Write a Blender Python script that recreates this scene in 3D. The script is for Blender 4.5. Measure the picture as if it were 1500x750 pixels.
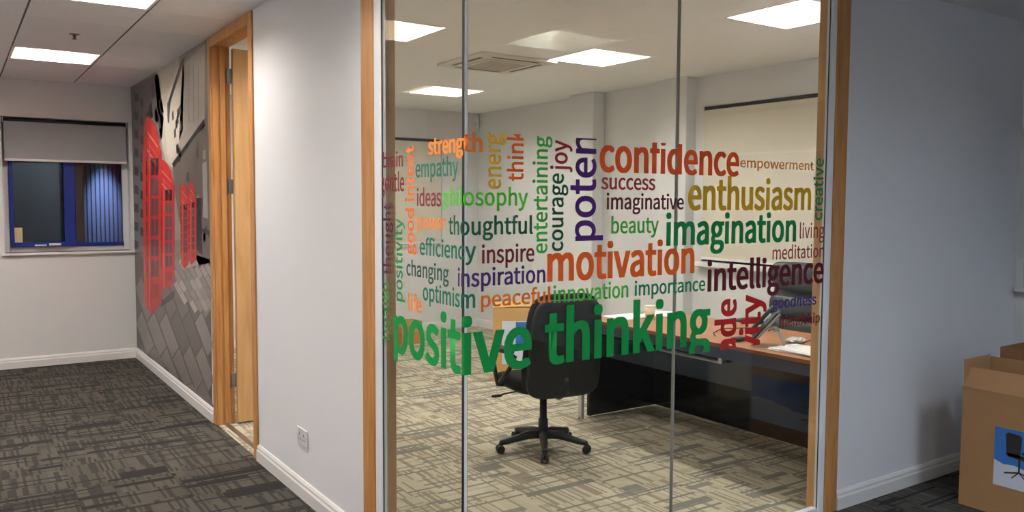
import bpy, bmesh, math, random, os
from mathutils import Vector, Matrix
random.seed(7)
for o in list(bpy.data.objects): bpy.data.objects.remove(o)
S = bpy.context.scene
C = S.collection
# ------------------------------------------------------------------ camera
F_PX, YAW, PITCH, ROLL = 1211.95, 0.9762747, -0.0637317, 0.0049917
CAM = Vector((-1.49886, -2.51797, 1.56525))
_f = Vector((math.cos(PITCH)*math.cos(YAW), math.cos(PITCH)*math.sin(YAW), math.sin(PITCH)))
_r = Vector((math.sin(YAW), -math.cos(YAW), 0)); _u = _r.cross(_f)
CR = math.cos(ROLL)*_r + math.sin(ROLL)*_u
CU = -math.sin(ROLL)*_r + math.cos(ROLL)*_u
cd = bpy.data.cameras.new('camera'); cam = bpy.data.objects.new('camera', cd); C.objects.link(cam)
cd.sensor_width = 36; cd.lens = 36*F_PX/1500; cd.clip_start = .05
M = Matrix((CR, CU, -_f)).transposed().to_4x4(); M.translation = CAM
cam.matrix_world = M
S.camera = cam
# ------------------------------------------------------------------ world and exposure
W = bpy.data.worlds.new('night'); S.world = W; W.use_nodes = True
W.node_tree.nodes['Background'].inputs[0].default_value = (.012, .02, .045, 1)
W.node_tree.nodes['Background'].inputs[1].default_value = .5
S.view_settings.view_transform = 'Standard'; S.view_settings.look = 'None'
S.view_settings.exposure = 1.38; S.view_settings.gamma = 1; S.view_settings.use_curve_mapping = False
ROOM_LIGHT, HALL_LIGHT, SIDE_LIGHT = 29.0, 29.0, 27.0
WARM = (1, .975, .94); COOL = (.72, .84, 1)

HC, YC, XR = 2.688, 6.422, 4.02
def at(px, py, axis, val):
    """the point of a real plane (axis = val) that a photo pixel shows"""
    d = CR*((px-750)/F_PX) - CU*((py-375)/F_PX) + _f
    return CAM + d*((val-CAM[axis])/d[axis])

# ------------------------------------------------------------------ materials
def mat(name, col, rough=.6, metal=0, spec=.5, noise=0, nscale=20, bump=0, bscale=200, emit=None, estr=0, coat=0):
    m = bpy.data.materials.new(name); m.use_nodes = True; nt = m.node_tree; b = nt.nodes['Principled BSDF']
    b.inputs['Base Color'].default_value = (*col, 1); b.inputs['Roughness'].default_value = rough
    b.inputs['Metallic'].default_value = metal; b.inputs['Specular IOR Level'].default_value = spec
    b.inputs['Coat Weight'].default_value = coat
    if emit: b.inputs['Emission Color'].default_value = (*emit, 1); b.inputs['Emission Strength'].default_value = estr
    if noise or bump:
        g = nt.nodes.new('ShaderNodeNewGeometry')
    if noise:
        n = nt.nodes.new('ShaderNodeTexNoise'); n.inputs['Scale'].default_value = nscale; n.inputs['Detail'].default_value = 4
        nt.links.new(g.outputs['Position'], n.inputs['Vector'])
        mx = nt.nodes.new('ShaderNodeMix'); mx.data_type = 'RGBA'
        mx.inputs[6].default_value = (*[c*(1-noise) for c in col], 1); mx.inputs[7].default_value = (*[min(1, c*(1+noise)) for c in col], 1)
        nt.links.new(n.outputs['Fac'], mx.inputs[0]); nt.links.new(mx.outputs[2], b.inputs['Base Color'])
    if bump:
        n2 = nt.nodes.new('ShaderNodeTexNoise'); n2.inputs['Scale'].default_value = bscale; n2.inputs['Detail'].default_value = 3
        nt.links.new(g.outputs['Position'], n2.inputs['Vector'])
        bp = nt.nodes.new('ShaderNodeBump'); bp.inputs['Strength'].default_value = bump; bp.inputs['Distance'].default_value = .002
        nt.links.new(n2.outputs['Fac'], bp.inputs['Height']); nt.links.new(bp.outputs['Normal'], b.inputs['Normal'])
    return m
def srgb(r, g, b):
    f = lambda c: (c/255/12.92) if c/255 <= .04045 else ((c/255+.055)/1.055)**2.4
    return (f(r), f(g), f(b))
def wood(name, dark, light, scale=(1, 1, 1), rough=.42):
    m = bpy.data.materials.new(name); m.use_nodes = True; nt = m.node_tree; b = nt.nodes['Principled BSDF']
    g = nt.nodes.new('ShaderNodeNewGeometry'); mp = nt.nodes.new('ShaderNodeMapping'); mp.inputs['Scale'].default_value = scale
    n = nt.nodes.new('ShaderNodeTexNoise'); n.inputs['Scale'].default_value = 3; n.inputs['Detail'].default_value = 6; n.inputs['Distortion'].default_value = .6
    mx = nt.nodes.new('ShaderNodeValToRGB'); e = mx.color_ramp.elements
    e[0].position = .3; e[0].color = (*dark, 1); e[1].position = .7; e[1].color = (*light, 1)
    nt.links.new(g.outputs['Position'], mp.inputs['Vector']); nt.links.new(mp.outputs['Vector'], n.inputs['Vector'])
    nt.links.new(n.outputs['Fac'], mx.inputs['Fac']); nt.links.new(mx.outputs['Color'], b.inputs['Base Color'])
    b.inputs['Roughness'].default_value = rough
    return m
def carpet(name, base, light, stripe, dash):
    m = bpy.data.materials.new(name); m.use_nodes = True; nt = m.node_tree; b = nt.nodes['Principled BSDF']; L = nt.links.new
    N = nt.nodes.new
    g = N('ShaderNodeNewGeometry'); oi = N('ShaderNodeObjectInfo')
    off = N('ShaderNodeVectorMath'); off.operation = 'MULTIPLY_ADD'
    cx = N('ShaderNodeCombineXYZ'); L(oi.outputs['Random'], cx.inputs[0]); L(oi.outputs['Random'], cx.inputs[1])
    sc = N('ShaderNodeVectorMath'); sc.operation = 'MULTIPLY'; sc.inputs[1].default_value = (3.7, 5.3, 0); L(cx.outputs[0], sc.inputs[0])
    ad = N('ShaderNodeVectorMath'); ad.operation = 'ADD'; L(g.outputs['Position'], ad.inputs[0]); L(sc.outputs[0], ad.inputs[1])
    def brick(vec, w, h, c1, c2, offs=.37):
        t = N('ShaderNodeTexBrick'); t.inputs['Scale'].default_value = 1; t.inputs['Brick Width'].default_value = w; t.inputs['Row Height'].default_value = h
        t.inputs['Mortar Size'].default_value = 0; t.offset = offs; t.offset_frequency = 1; t.squash = 1
        t.inputs['Color1'].default_value = (c1, c1, c1, 1); t.inputs['Color2'].default_value = (c2, c2, c2, 1); L(vec, t.inputs['Vector'])
        return t.outputs['Color']
    def gt(s, v, soft=.04):
        r = N('ShaderNodeMapRange'); r.inputs['From Min'].default_value = v-soft; r.inputs['From Max'].default_value = v+soft; L(s, r.inputs['Value']); return r.outputs[0]
    def rot(vec):
        s = N('ShaderNodeSeparateXYZ'); L(vec, s.inputs[0]); c = N('ShaderNodeCombineXYZ'); L(s.outputs[1], c.inputs[0]); L(s.outputs[0], c.inputs[1]); return c.outputs[0]
    v = ad.outputs[0]
    st = brick(rot(v), .21, .014, 0, 1)           # fine stripes running along y
    st2 = brick(rot(v), .5, .07, 0, 1, .5)        # broad blocks
    da = brick(v, .34, .052, 0, 1, .29)           # dashes along x
    da2 = brick(v, .46, .019, 0, 1, .41)
    def mix(f, a, c):
        x = N('ShaderNodeMix'); x.data_type = 'RGBA'; L(f, x.inputs[0])
        for i, q in ((6, a), (7, c)):
            if isinstance(q, tuple): x.inputs[i].default_value = (*q, 1)
            else: L(q, x.inputs[i])
        return x.outputs[2]
    c = mix(st2, base, light)
    c = mix(gt(st, .66), c, stripe)
    c = mix(gt(da2, .86), c, dash)
    c = mix(gt(da, .91), c, dash)
    n = N('ShaderNodeTexNoise'); n.inputs['Scale'].default_value = 260; n.inputs['Detail'].default_value = 2; L(g.outputs['Position'], n.inputs['Vector'])
    mr = N('ShaderNodeMapRange'); mr.inputs['From Min'].default_value = .25; mr.inputs['From Max'].default_value = .75
    mr.inputs['To Min'].default_value = .72; mr.inputs['To Max'].default_value = 1.25; L(n.outputs['Fac'], mr.inputs['Value'])
    vm = N('ShaderNodeVectorMath'); vm.operation = 'SCALE'; L(c, vm.inputs[0]); L(mr.outputs[0], vm.inputs['Scale'])
    L(vm.outputs[0], b.inputs['Base Color']); b.inputs['Roughness'].default_value = .95; b.inputs['Specular IOR Level'].default_value = .1
    bp = N('ShaderNodeBump'); bp.inputs['Strength'].default_value = .5; bp.inputs['Distance'].default_value = .003
    L(n.outputs['Fac'], bp.inputs['Height']); L(bp.outputs['Normal'], b.inputs['Normal'])
    return m
def glass(name, tint, f0=.04, rough=.0, facet=1.0):
    """thin clear pane: transparent, reflecting more at grazing angles"""
    m = bpy.data.materials.new(name); m.use_nodes = True; nt = m.node_tree; nt.nodes.clear(); L = nt.links.new; N = nt.nodes.new
    out = N('ShaderNodeOutputMaterial'); tr = N('ShaderNodeBsdfTransparent'); tr.inputs[0].default_value = (*tint, 1)
    gl = N('ShaderNodeBsdfGlossy'); gl.inputs['Roughness'].default_value = rough; mx = N('ShaderNodeMixShader')
    g = N('ShaderNodeNewGeometry'); d = N('ShaderNodeVectorMath'); d.operation = 'DOT_PRODUCT'
    L(g.outputs['Incoming'], d.inputs[0]); L(g.outputs['Normal'], d.inputs[1])
    def mth(op, a, b=None):
        k = N('ShaderNodeMath'); k.operation = op
        for i, q in enumerate((a, b)):
            if q is None: continue
            if isinstance(q, (int, float)): k.inputs[i].default_value = q
            else: L(q, k.inputs[i])
        return k.outputs[0]
    c = mth('ABSOLUTE', d.outputs['Value']); q = mth('POWER', mth('SUBTRACT', 1, c), 5)
    fr = mth('ADD', mth('MULTIPLY', q, 1-f0), f0)
    L(mth('MULTIPLY', fr, facet), mx.inputs[0]); L(tr.outputs[0], mx.inputs[1]); L(gl.outputs[0], mx.inputs[2]); L(mx.outputs[0], out.inputs[0])
    return m
PAINT = mat('wall_paint', srgb(226, 226, 230), .75, bump=.25, bscale=350, spec=.25)
PAINT_OFFICE = mat('office_paint', srgb(220, 220, 220), .75, bump=.25, bscale=350, spec=.25)
CEIL = mat('ceiling_tile', srgb(240, 238, 238), .9, noise=.04, nscale=60, bump=.35, bscale=240, spec=.1)
CEILR = mat('room_ceiling_tile', srgb(240, 239, 235), .9, noise=.03, nscale=60, bump=.2, bscale=240, spec=.1)
DARKGAP = mat('ceiling_bar', srgb(92, 88, 88), .7)
WHITE = mat('white_gloss', srgb(226, 224, 222), .38)
WHITEPL = mat('white_plastic', srgb(215, 215, 218), .35)
OAK = wood('oak_frame', srgb(176, 120, 66), srgb(206, 150, 92), (14, 14, 1.2))
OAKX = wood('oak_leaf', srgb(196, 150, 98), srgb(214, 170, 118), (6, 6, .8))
ALU = mat('aluminium', srgb(205, 208, 216), .3, .75)
ALUW = mat('white_aluminium', srgb(240, 241, 246), .3, .0)
SEAL = mat('black_seal', (.012, .012, .014), .5)
CLEAR = mat('polished_edge', srgb(244, 248, 246), .6)
STEEL = mat('steel', srgb(150, 150, 150), .3, .9)
CARPET_D = carpet('dark_carpet', srgb(80, 77, 71), srgb(90, 86, 79), srgb(64, 61, 58), srgb(50, 48, 48))
CARPET_L = carpet('beige_carpet', srgb(182, 172, 150), srgb(196, 186, 164), srgb(150, 140, 124), srgb(128, 124, 116))
GLASS = glass('clear_glass', (.955, .97, .955), .04, 0, 1)
GLASSW = glass('window_glass', (.85, .9, .95), .05, 0, 1)
BLACKPL = mat('black_plastic', (.010, .0105, .0115), .45)
FABRIC = mat('black_fabric', (.009, .009, .011), .85, bump=.5, bscale=500, spec=.2)
LEATHER = mat('black_leather', (.03, .038, .036), .38, bump=.3, bscale=150)
CARD = mat('cardboard', srgb(172, 132, 94), .85, noise=.06, nscale=15, bump=.1, spec=.2)
CARDIN = mat('cardboard_inside', srgb(150, 110, 76), .9, noise=.06, nscale=15, spec=.1)
CARDL = mat('pale_cardboard', srgb(206, 165, 105), .85, noise=.05, nscale=15, spec=.2)
PAPER = mat('white_paper', srgb(240, 240, 240), .7)
DESKTOP = wood('cherry_top', srgb(158, 104, 74), srgb(180, 124, 92), (3, 1, 3), .35)
DESKEDGE = mat('cherry_edge', srgb(130, 74, 44), .4)
BLACKGL = mat('black_gloss_panel', (.006, .006, .007), .12)
BLINDW = mat('cream_blind', srgb(214, 208, 194), .85, bump=.2, bscale=600, spec=.1)
BLINDG = mat('grey_blind', srgb(160, 160, 162), .85, bump=.2, bscale=600, spec=.1)
BLUE = mat('blue_frame', srgb(16, 46, 140), .4)
def lamp_mat(n, col, s): return mat(n, (.8, .8, .8), .5, emit=col, estr=s)
TUBE_R = lamp_mat('office_diffuser', WARM, ROOM_LIGHT); TUBE_H = lamp_mat('hall_diffuser', (1, .95, .9), HALL_LIGHT); TUBE_S = lamp_mat('side_diffuser', COOL, SIDE_LIGHT)
REFL = mat('reflector', srgb(240, 228, 200), .35)

# ------------------------------------------------------------------ mesh helpers
def box(bm, x0, x1, y0, y1, z0, z1, bev=0, mi=0, seg=1):
    t = bmesh.new()
    bmesh.ops.create_cube(t, size=1)
    for v in t.verts: v.co = Vector(((x0+x1)/2+v.co.x*(x1-x0), (y0+y1)/2+v.co.y*(y1-y0), (z0+z1)/2+v.co.z*(z1-z0)))
    if bev: bmesh.ops.bevel(t, geom=list(t.edges), offset=bev, segments=seg, affect='EDGES', profile=.6)
    merge(bm, t, mi)
    return bm
def merge(bm, t, mi=0, mtx=None):
    if mtx: bmesh.ops.transform(t, matrix=mtx, verts=t.verts)
    vm = {v: bm.verts.new(v.co) for v in t.verts}
    for f in t.faces:
        try: n = bm.faces.new([vm[v] for v in f.verts])
        except ValueError: continue
        n.material_index = mi; n.smooth = f.smooth
    t.free()
def tube(bm, pts, r, n=10, mi=0, flat=1.0):
    pts = [Vector(p) for p in pts]; rs = r if isinstance(r, (list, tuple)) else [r]*len(pts); rings = []
    prev = None
    for i, p in enumerate(pts):
        d = (pts[min(i+1, len(pts)-1)]-pts[max(i-1, 0)]).normalized()
        a = prev if prev is not None else (Vector((0, 0, 1)) if abs(d.z) < .9 else Vector((1, 0, 0)))
        u = (a - d*a.dot(d)).normalized(); prev = u; w = d.cross(u)
        rings.append([bm.verts.new(p+(u*math.cos(2*math.pi*k/n)*flat+w*math.sin(2*math.pi*k/n))*rs[i]) for k in range(n)])
    for a, b in zip(rings, rings[1:]):
        for k in range(n):
            f = bm.faces.new((a[k], a[(k+1) % n], b[(k+1) % n], b[k])); f.smooth = True; f.material_index = mi
    for q in (rings[0][::-1], rings[-1]):
        f = bm.faces.new(q); f.material_index = mi
def pad(bm, c, s, e=.35, e2=None, bend=None, mtx=None, mi=0, nu=28, nv=16):
    """rounded cushion (superellipsoid)"""
    e2 = e2 or e; t = bmesh.new(); rows = []
    sg = lambda v, p: math.copysign(abs(v)**p, v)
    for j in range(1, nv):
        ph = -math.pi/2+math.pi*j/nv
        rows.append([t.verts.new((s[0]*sg(math.cos(ph), e)*sg(math.cos(2*math.pi*i/nu), e2), s[1]*sg(math.cos(ph), e)*sg(math.sin(2*math.pi*i/nu), e2), s[2]*sg(math.sin(ph), e))) for i in range(nu)])
    b = t.verts.new((0, 0, -s[2])); tp = t.verts.new((0, 0, s[2]))
    for r0, r1 in zip(rows, rows[1:]):
        for i in range(nu): t.faces.new((r0[i], r0[(i+1) % nu], r1[(i+1) % nu], r1[i]))
    for i in range(nu):
        t.faces.new((b, rows[0][(i+1) % nu], rows[0][i])); t.faces.new((tp, rows[-1][i], rows[-1][(i+1) % nu]))
    for f in t.faces: f.smooth = True
    for v in t.verts:
        if bend: v.co = bend(v.co)
        v.co += Vector(c)
    merge(bm, t, mi, mtx)
def obj(name, bm, m, parent=None, mesh=None):
    if mesh is None:
        mesh = bpy.data.meshes.new(name)
        bmesh.ops.recalc_face_normals(bm, faces=bm.faces) if name != 'lettering' else None
        bm.to_mesh(mesh); bm.free()
        for q in (m if isinstance(m, (list, tuple)) else [m]): mesh.materials.append(q)
    o = bpy.data.objects.new(name, mesh); C.objects.link(o)
    if parent: o.parent = parent
    return o
def empty(name, loc=(0, 0, 0), rz=0):
    o = bpy.data.objects.new(name, None); C.objects.link(o); o.location = loc; o.rotation_euler.z = rz; o.empty_display_size = .1
    return o
def tag(o, label, cat=None, group=None, kind=None):
    o['label'] = label
    if cat: o['category'] = cat
    if group: o['group'] = group
    if kind: o['kind'] = kind
    return o
def B(*a, **k): bm = bmesh.new(); box(bm, *a, **k); return bm
def struct(name, bm, m, label, parent=None):
    o = obj(name, bm, m, parent)
    if not parent: tag(o, label, None, None, 'structure')
    return o
def copy_tree(o, parent=None):
    c = o.copy(); C.objects.link(c); c.parent = parent
    for ch in list(o.children): copy_tree(ch, c)
    return c

# ================================================================== STRUCTURE
XL, YB = -3.3, -5.2          # corridor far side, wall behind the camera
# ---- floor and carpet tiles
fl = struct('floor', B(XL-.1, XR+.3, YB-.1, YC+.3, -.08, -.008), CARPET_D, 'carpeted office floor, dark grey in the corridor and beige behind the glass')
def tile_mesh(name, w, d, t, m, bev):
    bm = B(-w/2, w/2, -d/2, d/2, -t, 0, bev=bev); me = bpy.data.meshes.new(name); bmesh.ops.recalc_face_normals(bm, faces=bm.faces); bm.to_mesh(me); bm.free(); me.materials.append(m); return me
cache = {}
def tiles(parent, name, xs, ys, t, z, m, gx=.0012, gy=.0012, bev=.0008, skip=(), zj=0):
    for x0, x1 in zip(xs, xs[1:]):
        for y0, y1 in zip(ys, ys[1:]):
            cx, cy = (x0+x1)/2, (y0+y1)/2
            if any(a < cx < b and c < cy < d for a, b, c, d in skip): continue
            key = (name, m.name, round(x1-x0-gx, 4), round(y1-y0-gy, 4))
            if key not in cache: cache[key] = tile_mesh(name, x1-x0-gx, y1-y0-gy, t, m, bev)
            o = bpy.data.objects.new(name, cache[key]); C.objects.link(o); o.parent = parent
            o.location = (cx, cy, z+random.uniform(-zj, zj))
def cuts(a, b, start, step):
    r = [a]; v = start
    while v < a+.02: v += step
    while v < b-.02: r.append(v); v += step
    return r+[b]
tiles(fl, 'carpet_tile', cuts(-2.5, 0, -2.5, .5), cuts(-.5, YC, -.5, .5), .0075, 0, CARPET_D, zj=.0003)
tiles(fl, 'carpet_tile', cuts(0, XR, 0, .5), cuts(-1.5, 0, -1.5, .5), .0075, 0, CARPET_D, zj=.0003)
tiles(fl, 'carpet_tile', cuts(0, XR, 0, .5), cuts(0, YC, .2, .5), .0075, 0, CARPET_L, zj=.0003)
bmf = bmesh.new()
box(bmf, XL, -2.5, -.5, YC, -.0079, 0); box(bmf, XL, 0, YB, -.5, -.0079, 0); box(bmf, 0, XR, YB, -1.5, -.0079, 0)
obj('carpet_field', bmf, CARPET_D, fl)
# ---- ceiling
ce = struct('ceiling', B(XL-.1, XR+.3, YB-.1, YC+.3, HC+.2, HC+.28), CEIL, 'suspended ceiling of pale square tiles with recessed light fittings')
hx = [-3.3, -2.9, -2.3, -1.7, -1.1, -.5, 0]; GY0 = .385
hy = cuts(YB, YC, GY0-.6*9, .6)
rx = cuts(0, XR, 2.39-.6*4, .6); rx = [0, .59, 1.19, 1.79, 2.39, 2.99, 3.59, XR]
ry = cuts(0, YC, GY0, .6)
gy = lambda k: GY0+.6*k
hall_lights = [(-1.1, gy(7)), (-1.1, gy(3)), (-1.1, gy(-1)), (-1.1, gy(-5)), (-2.9, gy(7)), (-2.9, gy(3)), (-2.9, gy(-1))]
SY = -2.42; side_lights = [(1.75, SY), (1.75, SY-2.4), (-.05, SY-.6), (-.05, SY-2.4)]
room_lights = [(2.39, gy(0)), (2.39, gy(3)), (2.39, gy(7)), (.59, gy(3)), (.59, gy(7))]
AC = (1.79, 2.49, 2.75, 3.45)
sk = [(x, x+.6, y, y+.6) for x, y in hall_lights+side_lights+room_lights]
tiles(ce, 'ceiling_tile', hx[2:], [v for v in hy if v > 1.5], .015, HC+.015, CEIL, gx=.012, gy=.002, bev=.001, skip=sk)
SXS = [0, .55, 1.15, 1.75, 2.35, 2.95, 3.55, XR]
tiles(ce, 'ceiling_tile', SXS, [SY, SY+.6, SY+1.2, SY+1.8, 0], .015, HC+.015, CEIL, gx=.003, gy=.002, bev=.001, skip=sk)
tiles(ce, 'ceiling_tile', rx, ry, .015, HC+.015, CEILR, gx=.001, gy=.001, bev=.0003, skip=sk)
def fill_cells(xs, ys, sk):
    bm = bmesh.new()
    for x0, x1 in zip(xs, xs[1:]):
        for y0, y1 in zip(ys, ys[1:]):
            if any(a < (x0+x1)/2 < b and c < (y0+y1)/2 < d for a, b, c, d in sk): continue
            box(bm, x0+.003, x1-.003, y0+.003, y1-.003, HC, HC+.015)
    return bm
obj('ceiling_field', fill_cells(hx[:3], hy, sk), CEIL, ce)
obj('ceiling_field', fill_cells(hx[2:-1], [v for v in hy if v < 1.7], sk), CEIL, ce)
obj('ceiling_field', fill_cells([-.5, -.05], [v for v in hy if v < 1.7], ()), CEIL, ce)
obj('ceiling_field', fill_cells([-.05]+SXS[1:], [YB, SY-2.4, SY-1.8, SY-1.2, SY-.6, SY], sk), CEIL, ce)
obj('ceiling_field', fill_cells([-.05, 0], [SY, 0, 1.585], ()), CEIL, ce)
# exposed dark bars of the corridor grid
def spans(x, sk_, lo, hi):
    return [(lo, hi)]
for x in (-.5, -1.1, -1.7, -2.3):
    obj('grid_bar', B(x-.0058, x+.0058, 1.6, YC, HC+.003, HC+.006), DARKGAP, ce)
# ---- walls
bm = bmesh.new()
box(bm, 0, .1, .858, 2.44, 0, HC); box(bm, 0, .1, 3.43, YC, 0, HC)
struct('wall_left', bm, PAINT, 'pale painted partition wall between the corridor and the office')
struct('wall_right', B(2.211, XR, 0, .1, 0, HC), PAINT, 'pale painted partition wall right of the glass corner')
def wall_open(axis, a0, a1, t0, t1, holes):
    """wall slab along x (axis 0) or y (axis 1) with rectangular openings (lo, hi, z0, z1)"""
    bm = bmesh.new(); e = sorted({a0, a1, *[h[0] for h in holes], *[h[1] for h in holes]})
    for p, q in zip(e, e[1:]):
        h = [h for h in holes if h[0] <= (p+q)/2 <= h[1]]
        segs = [(0, HC+.2)] if not h else [(0, h[0][2]), (h[0][3], HC+.2)]
        for z0, z1 in segs:
            if axis == 0: box(bm, p, q, t0, t1, z0, z1)
            else: box(bm, t0, t1, p, q, z0, z1)
    bmesh.ops.remove_doubles(bm, verts=bm.verts, dist=1e-5)
    return bm
WIN1 = (-1.105, -.03, 1.08, 2.34); WIN2 = (1.9, 3.50, 1.06, 2.34)
WIN3 = (.62, 2.63, 1.06, 2.39); WIN4 = (-2.6, -.045, 1.06, 2.39)
o = struct('wall_far', wall_open(0, XL-.1, XR+.3, YC, YC+.28, [WIN1, WIN2]), PAINT_OFFICE, 'far outer wall with a window at each end')
o = struct('wall_outer', wall_open(1, YB-.1, YC+.28, XR, XR+.28, [WIN3, WIN4]), PAINT_OFFICE, 'outer wall behind the desk with blinds over its windows')
struct('wall_corridor', B(XL-.1, XL, YB, YC, 0, HC+.2), PAINT, 'plain painted wall on the far side of the corridor')
struct('wall_back', B(XL, XR, YB-.1, YB, 0, HC+.2), PAINT, 'plain painted wall behind the viewpoint')
struct('pillar', B(3.87, XR, 3.98, 4.36, 0, HC, bev=.004), PAINT_OFFICE, 'shallow painted pillar on the outer wall, nearer the far corner')
struct('pillar', B(3.90, XR, 2.73, 3.12, 0, HC, bev=.004), PAINT_OFFICE, 'shallow painted pillar beside the large cream blind')
# ---- skirting boards
def skirt(name, axis, a0, a1, face, d, label, m=WHITE):
    """d = +1/-1 side the board stands proud of the face"""
    bm = bmesh.new(); prof = [(0, 0), (.018, 0), (.018, .062), (.013, .072), (.013, .084), (.006, .098), (0, .1)]
    ra, rb = [], []
    for t, z in prof:
        for lst, a in ((ra, a0), (rb, a1)):
            lst.append(bm.verts.new((a, face+d*t, z) if axis == 0 else (face+d*t, a, z)))
    n = len(prof)
    for i in range(n): bm.faces.new((ra[i], ra[(i+1) % n], rb[(i+1) % n], rb[i]))
    bm.faces.new(ra); bm.faces.new(rb[::-1])
    struct(name, bm, m, label)
skirt('baseboard_left', 1, .858, 2.428, 0, -1, 'white skirting along the pale wall with the socket')
skirt('baseboard_mural', 1, 3.441, YC, 0, -1, 'white skirting under the street mural')
skirt('baseboard_far', 0, XL, -.018, YC, -1, 'white skirting under the corridor window')
skirt('baseboard_right', 0, 2.213, XR, 0, -1, 'white skirting along the wall behind the cardboard boxes')
skirt('baseboard_office_far', 0, .1, XR, YC, -1, 'white skirting on the far wall of the office')
for i, (a, b_, fx) in enumerate([(4.36, YC-.02, XR), (3.98, 4.36, 3.87), (3.12, 3.98, XR), (2.73, 3.12, 3.90), (.1, 2.73, XR)]):
    skirt('baseboard_outer', 1, a, b_, fx, -1, 'white skirting on the office outer wall, '+['in the far corner', 'round the farther pillar', 'between the two pillars', 'round the nearer pillar', 'behind the desk'][i])
skirt('baseboard_outer', 1, YB, -.02, XR, -1, 'white skirting on the outer wall beyond the cardboard boxes')
skirt('baseboard_back', 0, XL, XR, YB, 1, 'white skirting behind the viewpoint')
skirt('baseboard_corridor', 1, YB, YC, XL, 1, 'white skirting on the far side of the corridor')
# ---- windows
def window(name, axis, hole, face, label, sill=(.03, .025), frame=WHITEPL, glazing=GLASSW, split=None):
    lo, hi, z0, z1 = hole; root = empty(name, ((lo+hi)/2, face, z0) if axis == 0 else (face, (lo+hi)/2, z0)); tag(root, label, None, None, 'structure')
    def bb(bm, a0, a1, t0, t1, za, zb, bev=.003):
        L0 = root.location
        if axis == 0: box(bm, a0-L0.x, a1-L0.x, face+t0-L0.y, face+t1-L0.y, za-L0.z, zb-L0.z, bev=bev)
        else: box(bm, face+t0-L0.x, face+t1-L0.x, a0-L0.y, a1-L0.y, za-L0.z, zb-L0.z, bev=bev)
        return bm
    d0, d1 = .13, .19; w = .05
    fr = bmesh.new(); bb(fr, lo, lo+w, d0, d1, z0, z1); bb(fr, hi-w, hi, d0, d1, z0, z1); bb(fr, lo+w, hi-w, d0, d1, z0, z0+w); bb(fr, lo+w, hi-w, d0, d1, z1-w, z1)
    if split: bb(fr, split-.025, split+.025, d0, d1, z0+w, z1-w)
    obj('window_frame', fr, frame, root)
    obj('glass_pane', bb(bmesh.new(), lo+w, hi-w, d0+.025, d0+.033, z0+w, z1-w, 0), glazing, root)
    s = bmesh.new(); bb(s, lo-.03, hi+(.03 if hi < 0 or axis else .03), -sill[0], d0, z0-sill[1], z0, .004); obj('window_sill', s, WHITE, root)
    return root, bb
w1, wb = window('window_1', 0, (WIN1[0], WIN1[1], WIN1[2], WIN1[3]), YC, 'corridor window with a blue frame beside the street mural', frame=WHITEPL)
# blue opening casement
bm = bmesh.new(); q = .115
for a in ((-1.055, -1.02, 1.13, 2.29), (-.60, -.505, 1.13, 2.29), (-1.02, -.60, 1.13, 1.17), (-1.02, -.60, 2.25, 2.29)): wb(bm, a[0], a[1], .10, .15, a[2], a[3])
obj('casement', bm, BLUE, w1)
bm = wb(bmesh.new(), -.505, -.08, .11, .15, 1.13, 1.16); obj('bottom_rail', bm, BLUE, w1)
bm = wb(bmesh.new(), -.505, -.43, .11, .15, 1.16, 2.29); obj('mullion', bm, mat('brown_mullion', srgb(58, 48, 46), .5), w1)
bm = bmesh.new(); wb(bm, -.86, -.76, .075, .10, 1.135, 1.15); wb(bm, -.74, -.64, .07, .10, 1.138, 1.16); obj('window_handle', bm, WHITEPL, w1)
window('window_2', 0, WIN2, YC, 'office far window hidden by its cream roller blind')
window('window_3', 1, WIN3, XR, 'wide office window behind the cream blind and desk', sill=(.07, .045))
window('window_4', 1, WIN4, XR, 'dark window at the right edge beyond the boxes', sill=(.05, .03))
# extra sill length beside the pillar
# ---- blinds
def blind(axis, lo, hi, face, ztop, zbot, m, label, rail=WHITE, head=BLACKPL, gap=.0):
    root = empty('roller_blind', ((lo+hi)/2, face, ztop) if axis == 0 else (face, (lo+hi)/2, ztop)); tag(root, label, 'blind')
    h = (hi-lo)/2
    def bb(a0, a1, t0, t1, z0, z1, bev=0):
        return B(a0, a1, t0, t1, z0, z1, bev=bev) if axis == 0 else B(t0, t1, a0, a1, z0, z1, bev=bev)
    obj('blind_fabric', bb(-h, h, -.0015, .0015, zbot-ztop, -.002), m, root)
    obj('bottom_rail', bb(-h-.004, h+.004, -.008, .008, zbot-ztop-.022, zbot-ztop, .003), rail, root)
    bm = bmesh.new()
    p0, p1 = ((-h, .02, .012), (h, .02, .012)) if axis == 0 else ((.02, -h, .012), (.02, h, .012)); tube(bm, [p0, p1], .02, 14); obj('roller_tube', bm, head, root)
    for s in (-1, 1): obj('end_bracket', bb(s*(h+.006)-.005, s*(h+.006)+.005, -.012, .04, -.015, .035, .002), WHITEPL, root)
    return root
blind(0, -1.085, -.05, YC+.03, 2.30, 1.955, BLINDG, 'grey roller blind half down over the corridor window')
blind(0, 1.93, 3.48, YC-.012, 2.305, 1.09, BLINDW, 'cream roller blind fully down on the office far wall')
blind(1, .60, 2.60, XR-.03, 2.385, 1.10, BLINDW, 'wide cream roller blind fully down behind the desk')
blind(1, -2.55, -.07, XR+.03, 2.33, 2.0, BLINDG, 'grey roller blind high on the right window past the boxes')
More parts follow.
